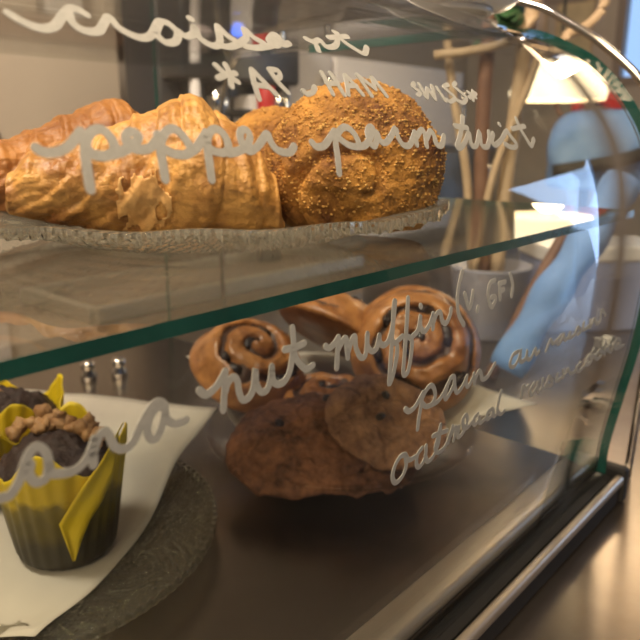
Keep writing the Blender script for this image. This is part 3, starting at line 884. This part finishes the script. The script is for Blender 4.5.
# ---------------------------------------------------------------- raisin buns and cookies
def bun_bm(R, H, seed, turns=2.3):
    """spiral bun: rolled dough disc, z up"""
    bm = bmesh.new()
    nr, na = 64, 128
    off = Vector((seed * 3.3, seed * 1.7, 0))
    pitch = R / turns

    def top(r, a):
        k = r / R
        ph = 2 * PI * (r / pitch) - a + 1.7 * noise.noise(Vector((r * math.cos(a) * 40, r * math.sin(a) * 40, seed)))
        h = H * (1 - .75 * max(0, (k - .55) / .45) ** 2.2)
        g = (.5 + .5 * math.cos(ph)) ** 3
        h -= .0085 * g * (1 if k < .9 else (1 - k) * 10)
        h += .008 * (1 - k) ** 1.0
        x, y = r * math.cos(a), r * math.sin(a)
        h += .003 * fbm(Vector((x, y, 0)) + off, 40, 3)
        return h
    rows = []
    for i in range(nr + 1):
        r = R * i / nr
        row = []
        for j in range(na):
            a = 2 * PI * j / na
            ro = r * (1 + .05 * noise.noise(Vector((math.cos(a) * 1.2, math.sin(a) * 1.2, seed))))
            row.append(bm.verts.new((ro * math.cos(a), ro * math.sin(a), max(.001, top(r, a)))))
        rows.append(row)
    for kz, kr in ((.15, 1.045), (.06, 1.03), (0.0, .97)):
        row = []
        for j in range(na):
            a = 2 * PI * j / na
            ro = R * kr * (1 + .05 * noise.noise(Vector((math.cos(a) * 1.2, math.sin(a) * 1.2, seed))))
            row.append(bm.verts.new((ro * math.cos(a), ro * math.sin(a), H * kz * .9)))
        rows.append(row)
    for a, b in zip(rows, rows[1:]):
        for j in range(na):
            bm.faces.new((a[j], a[(j + 1) % na], b[(j + 1) % na], b[j]))
    bm.faces.new(rows[-1])
    bm.faces.ensure_lookup_table()
    for f in bm.faces:
        c = f.calc_center_median()
        r, a = math.hypot(c.x, c.y), math.atan2(c.y, c.x)
        if r < R * .93 and c.z > H * .2 and (.5 + .5 * math.cos(2 * PI * (r / pitch) - a + 1.7 * noise.noise(Vector((c.x * 40, c.y * 40, seed))))) ** 3 > .62 + .35 * noise.noise(c * 60 + off):
            f.material_index = 1
    bmesh.ops.remove_doubles(bm, verts=bm.verts[:], dist=1e-6)
    return bm, top, pitch


def make_bun(label, loc, rot, R, H, seed, nr=9):
    t = thing('raisin_bun', label, 'pastry', loc, rot, 'raisin buns on the footed plate')
    bm, top, pitch = bun_bm(R, H, seed)
    obj('dough', bm, [M['raisin_bun'], M['filling']], t)
    rnd = random.Random(seed)
    for k in range(nr):
        n = rnd.uniform(.5, 1.9)
        a = 2 * PI * k / nr * 2.4 + seed
        r = (math.floor(n) + (a / (2 * PI)) % 1) * pitch
        if r > R * .9:
            r -= pitch
        b = bmesh.new()
        blob(b, (r * math.cos(a), r * math.sin(a), top(r, a) + .0015), rnd.uniform(.007, .0105), .0062, .0052, 2, .25, 2.5, k, a + 1.57)
        obj('raisin', b, M['raisin'], t)
    return t


make_bun('raisin bun at the left of the footed plate, on the parchment corner', (.505, .556, .074), (math.radians(26), math.radians(-16), .3), .064, .040, 1)
make_bun('raisin bun on top of the pile, cut off by the shelf edge', (.585, .500, .106), (math.radians(36), math.radians(-20), 2.0), .066, .040, 2)
make_bun('raisin bun standing on edge at the right of the pile', (.610, .400, .106), (math.radians(60), math.radians(-10), RT + .12), .069, .038, 3, 14)
make_bun('raisin bun lying flat under the others on the footed plate', (.545, .470, .030), (0, 0, 1.0), .062, .034, 4)


def cookie_bm(R, H, seed):
    bm = bmesh.new()
    nr, na = 60, 140
    off = Vector((seed * 2.9, seed, 0))
    rows = []

    def edge(a):
        return 1 + .035 * noise.noise(Vector((math.cos(a) * 1.4, math.sin(a) * 1.4, seed))) + .012 * noise.noise(Vector((math.cos(a) * 7, math.sin(a) * 7, seed)))

    for i in range(nr + 1):
        r = R * i / nr
        k = i / nr
        row = []
        for j in range(na):
            a = 2 * PI * j / na
            e = edge(a)
            x, y = r * e * math.cos(a), r * e * math.sin(a)
            h = H * (1 - k ** 5) ** .6 * .75 + H * .22
            h += .0048 * fbm(Vector((x, y, 0)) + off, 42, 4) - .004 * max(0, .22 - abs(fbm(Vector((x, y, 1)) + off, 30, 3))) / .22
            row.append(bm.verts.new((x, y, h)))
        rows.append(row)
    row = []
    for j in range(na):
        a = 2 * PI * j / na
        row.append(bm.verts.new((R * .96 * edge(a) * math.cos(a), R * .96 * edge(a) * math.sin(a), 0)))
    rows.append(row)
    for a, b in zip(rows, rows[1:]):
        for j in range(na):
            bm.faces.new((a[j], a[(j + 1) % na], b[(j + 1) % na], b[j]))
    bm.faces.new(rows[-1])
    bmesh.ops.remove_doubles(bm, verts=bm.verts[:], dist=1e-6)
    return bm


def make_cookie(label, loc, rot, R, H, seed, m):
    t = thing('oatmeal_cookie', label, 'cookie', loc, rot, 'oatmeal cookies on the footed plate')
    obj('crumb', cookie_bm(R, H, seed), M[m], t)
    rnd = random.Random(seed + 40)
    for k in range(2):
        a, r = rnd.random() * 6.28, R * rnd.uniform(.2, .85)
        b = bmesh.new()
        blob(b, (r * math.cos(a), r * math.sin(a), H * .93), .0055, .004, .003, 2, .25, 2.5, k + seed, a)
        obj('raisin', b, M['raisin'], t)
    return t


make_cookie('large dark oatmeal cookie at the front left of the footed plate', (.443, .416, .046), (math.radians(17), math.radians(-6), RT), .071, .017, 1, 'cookie')
make_cookie('paler oatmeal cookie leaning on the large dark one', (.490, .350, .074), (math.radians(23), math.radians(10), RT), .058, .016, 2, 'cookie_pale')
make_cookie('bottom oatmeal cookie mostly hidden under the dark one', (.475, .385, .0285), (0, 0, .4), .07, .015, 3, 'cookie')


# ---------------------------------------------------------------- muffins
def make_muffin(label, loc, rz, seed):
    t = thing('banana_nut_muffin', label, 'muffin', loc, (0, 0, rz), 'muffins on the embossed plate')
    # paper: pleated cup rising to four corner points
    bm = bmesh.new()
    n = 160
    rows = []
    NZ = 24

    def wall(a, k, inset=0.):
        corner = abs(math.cos(2 * (a - .12))) ** 3
        htop = .079 + .026 * corner + .003 * noise.noise(Vector((math.cos(a) * 2, math.sin(a) * 2, seed)))
        z = .001 + k * htop
        r = .0365 + .0125 * min(1, z / .085) ** .8 + .004 * corner * k ** 3
        r += .0010 * math.sin(26 * a + 3 * noise.noise(Vector((a, k * 2, seed)))) * (.35 + .65 * k)
        if k < .08:
            r -= .004 * (1 - k / .08) ** 2
        return Vector(((r - inset) * math.cos(a), (r - inset) * math.sin(a), z))
    seqs = [[wall(2 * PI * j / n, i / NZ) for j in range(n)] for i in range(NZ + 1)]
    seqs += [[wall(2 * PI * j / n, i / NZ, .0007) + Vector((0, 0, .0008)) for j in range(n)] for i in range(NZ, -1, -1)]
    for s in seqs:
        rows.append([bm.verts.new(p) for p in s])
    for a, b in zip(rows, rows[1:]):
        for j in range(n):
            bm.faces.new((a[j], a[(j + 1) % n], b[(j + 1) % n], b[j]))
    bm.faces.new(rows[0])
    bm.faces.new(rows[-1])
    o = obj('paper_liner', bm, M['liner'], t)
    o['label'] = 'yellow paper liner, dark with grease below'
    # cake
    bm = bmesh.new()
    pr = [(.0015, .101), (.008, .1008), (.016, .0995), (.024, .0965), (.031, .092), (.038, .086), (.044, .079), (.0455, .072), (.043, .06), (.039, .03), (.0355, .008)]
    pts = cr([(a, b, 0) for a, b in pr], 5)
    rr = [[], ]
    lathe(bm, [(p.x, p.y) for p in pts], 90,
          fn=lambda th, r, z, i: (r, z + (.0065 * fbm((r * math.cos(th), r * math.sin(th), seed), 38, 4) + .003 * fbm((r * math.cos(th), r * math.sin(th), seed), 140, 3)) * (1 if z > .078 else .2)))
    bm.faces.new([v for v in bm.verts[:90]])
    bm.faces.new([v for v in bm.verts[-90:]])
    obj('cake', bm, M['cake'], t)
    return t


def walnut(t, x, y, z, s, seed):
    b = bmesh.new()
    rnd = random.Random(seed)
    for k in range(6):
        blob(b, (x + rnd.uniform(-s, s) * .75, y + rnd.uniform(-s, s) * .6, z + rnd.uniform(-.2, .5) * s), s * rnd.uniform(.4, .62), s * rnd.uniform(.35, .5), s * rnd.uniform(.35, .55), 2, .5, 3, seed + k, rnd.random() * 3)
    obj('walnut', b, M['walnut'], t)


m1 = make_muffin('chocolate walnut muffin nearest the front, with a folded yellow flap', (.236, .481, .0085), RT, 1)
for x, y, z, s, k in ((-.012, .024, .101, .0150, 1), (-.030, .010, .097, .0115, 2), (.016, .006, .102, .0125, 3), (-.012, .004, .103, .009, 4), (.030, .0, .095, .011, 5)):
    walnut(m1, x, y, z, s, k)
# folded paper flap hanging down the customer's side: from the right corner to a point low at the front
bm = bmesh.new()
A = [(-.32, .093), (-.42, .074), (-.62, .058), (-.83, .046), (-.98, .030), (-1.10, .014)]     # angle, height of lower-right edge
B = [(-.10, .112), (-.60, .094), (-.88, .080), (-1.08, .066), (-1.28, .050), (-1.14, .014)]
gr = []
for (a0, z0), (a1, z1) in zip(A, B):
    row = []
    for k in range(7):
        a, z = a0 + (a1 - a0) * k / 6, z0 + (z1 - z0) * k / 6
        r = .0365 + .0125 * min(1, z / .085) ** .8 + .0036 + .0012 * math.sin(k * 1.3)
        row.append(bm.verts.new((r * math.cos(a), r * math.sin(a), z)))
    gr.append(row)
for a, b in zip(gr, gr[1:]):
    for k in range(6):
        bm.faces.new((a[k], a[k + 1], b[k + 1], b[k]))
ret = bmesh.ops.extrude_face_region(bm, geom=bm.faces[:])
for v in [e for e in ret['geom'] if isinstance(e, bmesh.types.BMVert)]:
    v.co += Vector((v.co.x, v.co.y, 0)).normalized() * .0006
f = obj('paper_flap', bm, M['flap'], m1)
f['label'] = 'bright yellow folded corner of the liner'
m2 = make_muffin('chocolate walnut muffin behind, partly cut off by the shelf edge', (.248, .601, .0085), RT + .5, 4)
for x, y, z, s, k in ((-.002, -.004, .098, .012, 8), (-.022, .012, .093, .009, 9)):
    walnut(m2, x, y, z, s, k)


# ---------------------------------------------------------------- behind the case: staff worktop and its machines
t = thing('worktop', 'brown staff worktop behind the pastry case', 'worktop', (0, 1.1, 0))
obj('worktop_slab', boxbm(-.3, 3.2, .0, 1.1, -.04, 0, .004), M['counter_wood'], t, smooth=False)
obj('cabinet_body', boxbm(-.25, 3.15, .04, 1.08, -.914, -.0405), M['wall_dark'], t, smooth=False)

t = thing('storage_cabinet', 'beige cupboard on the worktop behind the croissants', 'cabinet', (.85, 1.95, .001))
obj('carcass', boxbm(-.45, .42, 0, .24, 0, .585, .004), M['beige'], t, smooth=False)
for x0 in (-.445, -.005):
    d = obj('door', boxbm(x0, x0 + .42, -.018, -.001, .01, .575, .003), M['beige'], t, smooth=False)
    obj('handle', boxbm(x0 + (.39 if x0 < -.1 else .02), x0 + (.4 if x0 < -.1 else .03), -.03, -.0185, .22, .34, .003), M['chrome'], d, smooth=False)
t = tag(obj('shelf_board', boxbm(.35, 1.45, 1.93, 2.25, .588, .655, .003), M['wood_dark'], smooth=False), 'thick dark board lying across the top of the beige cupboard', 'shelf')
for k, (x, w, h, m) in enumerate(((.62, .13, .2, 'beige'), (.80, .12, .24, 'offwhite'), (.97, .15, .22, 'beige'), (1.14, .1, .2, 'white'), (1.30, .09, .23, 'beige'))):
    lab = ('plain beige carton at the left end of the dark board', 'off white tall carton second from the left on the dark board',
           'wide beige carton in the middle of the dark board', 'narrow white carton on the dark board', 'slim beige carton at the right end of the dark board')[k]
    t = thing('carton', lab, 'box', (x, 2.04, .656), group='cartons on the dark board')
    obj('box', boxbm(-w / 2, w / 2, -.06, .06, 0, h, .002), M[m], t, smooth=False)
    obj('lid', boxbm(-w / 2 - .002, w / 2 + .002, -.062, .062, h + .0003, h + .012, .002), M[m], t, smooth=False)

t = thing('coffee_machine', 'black coffee machine with a glowing blue light behind the croissants', 'coffee machine', (1.42, 1.5, .001))
obj('body', boxbm(-.28, .15, .06, .22, .0, .72, .012), M['dark'], t)
obj('top_hood', boxbm(-.28, .15, -.04, .0595, .47, .72, .012), M['dark'], t)
obj('drip_tray', boxbm(-.27, .14, -.07, .0595, .0, .05, .006), M['steel'], t)
for x in (-.14, .10):
    b = bmesh.new()
    lathe(b, [(.001, .37), (.032, .37), (.034, .42), (.03, .469), (.001, .469)], 24, x, .0)
    obj('brew_head', b, M['chrome'], t)
    b = bmesh.new()
    tube(b, [(x, -.02, .39), (x, -.12, .385), (x, -.17, .375)], [.011, .013, .01], 10)
    obj('portafilter_handle', b, M['black'], t)
b = bmesh.new()
lathe(b, [(.001, 0), (.022, 0), (.022, .008), (.001, .008)], 24)
o = obj('power_light', b, M['blue_led'], t, loc=(-.095, -.0405, .597), rot=(PI / 2, 0, 0))
b = bmesh.new()
lathe(b, [(.001, 0), (.03, 0), (.034, .012), (.026, .03), (.001, .034)], 24)
obj('dial', b, M['pink'], t, loc=(-.222, -.0405, .565), rot=(PI / 2, 0, 0))
obj('steam_pipe', tube(bmesh.new(), [(-.235, -.025, .469), (-.235, -.035, .3), (-.23, -.045, .14)], .014, 10), M['offwhite'], t)
b = boxbm(-.04, .05, -.03, .05, .0505, .44, .004)
obj('front_panel', b, M['offwhite'], t, smooth=False)
t = thing('sauce_bottle', 'dark bottle with a red cap in front of the coffee machine', 'bottle', (1.30, 1.33, .001))
b = bmesh.new()
lathe(b, [(.001, 0), (.03, 0), (.032, .01), (.032, .28), (.028, .31), (.014, .34), (.012, .37), (.001, .37)], 24)
obj('glass_body', b, M['dark'], t)
b = bmesh.new()
lathe(b, [(.001, .3705), (.022, .3705), (.024, .385), (.024, .44), (.02, .452), (.001, .453)], 24)
obj('cap', b, M['red'], t)

t = thing('refrigerator', 'off white fridge cabinet behind the big pepper twist', 'refrigerator', (2.15, 1.62, .001))
obj('body', boxbm(-.55, .62, .03, .5, .0, .60, .012), M['offwhite'], t)
for x0, x1 in ((-.545, -.26), (-.24, .61)):
    d = obj('door', boxbm(x0, x1, -.01, .0295, .02, .59, .008), M['offwhite'], t)
    b = bmesh.new()
    tube(b, cr([(x1 - .05, -.011, .30), (x1 - .05, -.04, .31), (x1 - .05, -.04, .5), (x1 - .05, -.011, .51)], 5), .010, 10)
    obj('handle', b, M['chrome'], d)
t = thing('microwave_oven', 'dark microwave oven in front of the off white fridge', 'oven', (1.98, 1.25, .001))
obj('body', boxbm(-.2, .25, -.1, .25, .015, .30, .02), M['dark'], t)
obj('door', boxbm(-.19, .13, -.118, -.1005, .03, .285, .006), M['dark'], t)
obj('handle', tube(bmesh.new(), [(.12, -.119, .06), (.12, -.135, .08), (.12, -.135, .23), (.12, -.119, .25)], .008, 8), M['chrome'], t)
for x in (-.17, .22):
    for y in (-.08, .22):
        b = bmesh.new()
        lathe(b, [(.001, 0), (.014, 0), (.016, .0148), (.001, .0148)], 16, x, y)
        obj('foot', b, M['black'], t)

t = thing('sheet_tray', 'aluminium baking tray with a raised rim on the staff worktop', 'tray', (1.0, 1.24, .0005))
b = bmesh.new()
box(b, -.36, .42, -.13, .13, 0, .003)
obj('base', b, M['counter_wood'], t, smooth=False)
b = bmesh.new()
for q in ((-.362, -.36, -.132, .132), (.42, .422, -.132, .132)):
    box(b, q[0] - .01, q[1] + .01, q[2], q[3], .0, .030, .003)
for q in ((-.36, .42, -.132, -.13), (-.36, .42, .13, .132)):
    box(b, q[0], q[1], q[2] - .01, q[3] + .01, .0, .030, .003)
obj('rim', b, M['tray'], t, smooth=False)
t = tag(obj('serving_plate', plate_mesh([(.003, .006), (.06, .006), (.08, .009), (.105, .02), (.12, .026), (.1225, .0262)], .004, 90), M['clear'], loc=(.60, 1.36, .0)),
        'shallow empty clear glass plate on the staff worktop at far left', 'plate')

# ---------------------------------------------------------------- on top of the case
t = thing('serving_dish', 'white oval dish standing on the glass top of the case', 'dish', (.60, .375, .4412))
b = bmesh.new()
lathe(b, [(.002, .004), (.05, .004), (.07, .007), (.083, .017), (.085, .019), (.083, .0195), (.068, .011), (.05, .0078), (.002, .0078)], 60, fn=lambda th, r, z, i: (r * (1 - .18 * math.sin(th) ** 2), z))
b.faces.new([v for v in b.verts[:60]])
b.faces.new([v for v in b.verts[-60:]])
obj('bowl', b, M['white'], t)
b = bmesh.new()
lathe(b, [(.04, 0), (.045, 0), (.045, .0039), (.04, .0039)], 48)
obj('foot_ring', b, M['white'], t)

# ---------------------------------------------------------------- beyond the far end of the case
t = thing('potted_plant', 'leafy plant with bare brown and tan canes in a grey pot beyond the case', 'plant', (1.16, .60, -.0345))
b = bmesh.new()
lathe(b, [(.002, 0), (.05, 0), (.054, .004), (.074, .13), (.076, .135), (.072, .135), (.068, .12), (.002, .12)], 48)
b.faces.new([v for v in b.verts[:48]])
b.faces.new([v for v in b.verts[-48:]])
obj('pot', b, M['pot'], t)
ux, uy = .6614, -.75
def pl_(u, z, d=0.):
    return (u * ux + d * .75, u * uy + d * .66, z)
obj('cane', tube(bmesh.new(), cr([pl_(-.012, .1215), pl_(-.022, .25, .01), pl_(-.030, .42), pl_(-.026, .66)], 6), [.013] * 19, 10), M['wood_dark'], t)
obj('cane', tube(bmesh.new(), cr([pl_(.012, .1215), pl_(.020, .3), pl_(.035, .5), pl_(.062, .70)], 6), [.0135] * 19, 10), M['wood_tan'], t)
obj('cane', tube(bmesh.new(), cr([pl_(-.03, .1215, .02), pl_(-.05, .30, .02), pl_(-.085, .46, .02), pl_(-.105, .62, .02)], 6), [.008] * 19, 10), M['wood_tan'], t)
obj('cane', tube(bmesh.new(), cr([pl_(-.035, .1215, -.02), pl_(-.01, .30, -.02), pl_(.03, .42, -.02), pl_(.055, .50, -.02)], 6), [.007] * 19, 10), M['wood_tan'], t)
obj('bent_cane', tube(bmesh.new(), cr([pl_(.055, .50, -.02), pl_(.085, .505, -.02), pl_(.10, .53, -.02), pl_(.135, .545, -.01), pl_(.16, .57, 0), pl_(.165, .60, 0), pl_(.14, .64, 0)], 6), .009, 10), M['wood_tan'], t)
obj('bent_cane', tube(bmesh.new(), cr([pl_(-.12, .50, .0), pl_(-.06, .505, -.02), pl_(0, .52, -.03), pl_(.045, .56, -.02)], 6), .008, 10), M['wood_tan'], t)
rnd = random.Random(3)
for k in range(13):
    b = bmesh.new()
    L_, w = rnd.uniform(.06, .095), rnd.uniform(.016, .024)
    rows = []
    for i in range(9):
        s = i / 8
        ww = w * math.sin(PI * min(1, s * .97 + .02)) ** .8
        z = -.25 * L_ * s * s
        rows.append([b.verts.new((L_ * s, q * ww, z + .12 * ww * abs(q))) for q in (-1, 0, 1)])
    for a, c in zip(rows, rows[1:]):
        for j in range(2):
            b.faces.new((a[j], a[j + 1], c[j + 1], c[j]))
    ret = bmesh.ops.extrude_face_region(b, geom=b.faces[:])
    for v in [e for e in ret['geom'] if isinstance(e, bmesh.types.BMVert)]:
        v.co.z += .0008
    p = pl_(rnd.uniform(-.035, .015), rnd.uniform(.545, .60), rnd.uniform(-.02, .02))
    obj('leaf', b, M['leaf'], t, loc=p, rot=(rnd.uniform(-.5, .5), rnd.uniform(-.4, .5), rnd.random() * 6.28))

t = thing('blue_tint_box', 'added blue grey box with a white lid, standing in for blue reflected light', 'box', (1.375, .489, -.0345), (0, 0, RT + .12))  # added box; its blue colour imitates daylight reflected in the glass
obj('box', boxbm(-.125, .125, -.07, .07, 0, .135, .004), M['lavender'], t, smooth=False)
obj('lid', boxbm(-.128, .128, -.073, .073, .1352, .165, .005), M['white'], t, smooth=False)

# rolled cloth and stick leaning on the counter beyond the end pane
b = bmesh.new()
pts = cr([(.90, .43, .0), (.955, .40, .10), (1.01, .368, .19), (1.06, .345, .27)], 8)
tube(b, pts, [.026 + .003 * math.sin(i * .9) for i in range(len(pts))], 18)
t = tag(obj('rolled_cloth', b, M['denim']), 'rolled blue cloth leaning on the counter beyond the case end', 'cloth')
b = bmesh.new()
tube(b, cr([(.93, .47, -.03), (.985, .45, .07), (1.03, .43, .15), (1.06, .415, .2)], 6), .010, 10)
t = tag(obj('wooden_stick', b, M['wood_dark']), 'brown wooden stick leaning behind the rolled blue cloth', 'stick')

b = bmesh.new()
tube(b, cr([(.75, .205, -.034), (.75, .202, .12), (.75, .207, .30), (.75, .222, .355), (.75, .24, .387), (.75, .283, .424), (.75, .319, .447), (.75, .36, .468), (.75, .45, .49), (.75, .60, .492),
            (.75, .78, .47), (.75, .86, .40), (.75, .88, .2), (.75, .88, -.034)], 8), .0042, 10)
tag(obj('chrome_rail', b, M['chrome']), 'thin bent chrome rail on the counter just past the case end', 'rail')

# coat stand farther back: red scarf and blue bag
t = thing('coat_stand', 'dark coat stand far beyond the case end', 'coat stand', (2.42, .92, -.9495))
b = bmesh.new()
lathe(b, [(.002, 0), (.2, 0), (.2, .015), (.03, .03), (.018, .06), (.016, 1.46), (.002, 1.47)], 28)
obj('pole', b, M['wood_dark'], t)
for a in (.3, 1.9, 3.4, 5.0):
    obj('hook', tube(bmesh.new(), cr([(.015 * math.cos(a), .015 * math.sin(a), 1.34), (.09 * math.cos(a), .09 * math.sin(a), 1.345), (.12 * math.cos(a), .12 * math.sin(a), 1.4)], 5), .008, 8), M['wood_dark'], t)
t = thing('scarf', 'red scarf looped over the coat stand', 'scarf', (2.42, .90, .437))
b = bmesh.new()
pts = [Vector(((.06 * math.cos(a)) * ux, .06 * math.cos(a) * uy + .03 * math.sin(a), .018 * math.sin(2 * a))) for a in [2 * PI * k / 32 for k in range(33)]]
tube(b, pts, .021, 12)
obj('cloth', b, M['red'], t)
t = thing('cloth_bag', 'blue cloth bag with a black band hanging from the coat stand', 'bag', (2.40, .86, .16))
b = bmesh.new()
prj = [(.002, 0), (.15, .0), (.18, .03), (.185, .1), (.175, .16), (.15, .22), (.10, .25), (.002, .255)]
def jf(th, r, z, i):
    return r * (1 + .04 * math.sin(7 * th + z * 26)) * (1 - .45 * abs(math.sin(th + .85)) ** 1.5), z
lathe(b, [(p.x, p.y) for p in cr([(a, c, 0) for a, c in prj], 5)], 72, fn=jf)
obj('body', b, M['denim'], t)
b = bmesh.new()
tube(b, cr([(-.19 * ux - .09, -.19 * uy - .07, .06), (-.1, -.11, .10), (.19 * ux - .09, .19 * uy - .07, .16)], 6), .022, 10)
obj('band', b, M['black'], t)

for k, (y, z, w, h, c) in enumerate(((1.86, .92, .24, .42, (.62, .50, .30)), (2.14, .95, .2, .4, (.58, .46, .36)))):
    m = mat('poster_print_%d' % k, c, .7, col2=tuple(x * .72 for x in c), scale=7, detail=2)
    t = thing('poster', ('yellowish poster on the far wall nearest the window', 'brownish poster on the far wall away from the window')[k], 'poster', (4.498, y, z))
    obj('print', boxbm(-.006, -.003, -w / 2, w / 2, -h / 2, h / 2), m, t, smooth=False)
    b = bmesh.new()
    for q in ((-w / 2, w / 2, h / 2 - .012, h / 2), (-w / 2, w / 2, -h / 2, -h / 2 + .012), (-w / 2, -w / 2 + .012, -h / 2, h / 2), (w / 2 - .012, w / 2, -h / 2, h / 2)):
        box(b, -.012, 0, *q)
    obj('frame', b, M['wood_tan'], t, smooth=False)

# ---------------------------------------------------------------- pendant lamps over the counter
def pendant(label, loc, power):
    t = thing('pendant_lamp', label, 'lamp', loc)
    b = bmesh.new()
    lathe(b, [(.125, 0), (.13, .02), (.115, .06), (.07, .10), (.02, .115), (.002, .116)], 40)
    obj('shade', b, M['lamp'], t)
    l = bpy.data.lights.new('bulb', 'POINT')
    l.energy = power
    l.color = (1, .76, .48)
    l.shadow_soft_size = .05
    lo = bpy.data.objects.new('bulb', l)
    C.objects.link(lo)
    lo.parent = t
    lo.location = (0, 0, -.06)
    obj('cord', tube(bmesh.new(), [(0, 0, .1165), (0, 0, 1.999 - loc[2])], .005, 8), M['black'], t)
for lab, loc, pw in (('cream pendant lamp glowing beyond the far end of the case', (1.935, .832, .425), 2.5),
                 ('cream pendant lamp hanging high above the counter beyond the case', (1.89, .53, .82), 3.5)):
    pendant(lab, loc, pw)
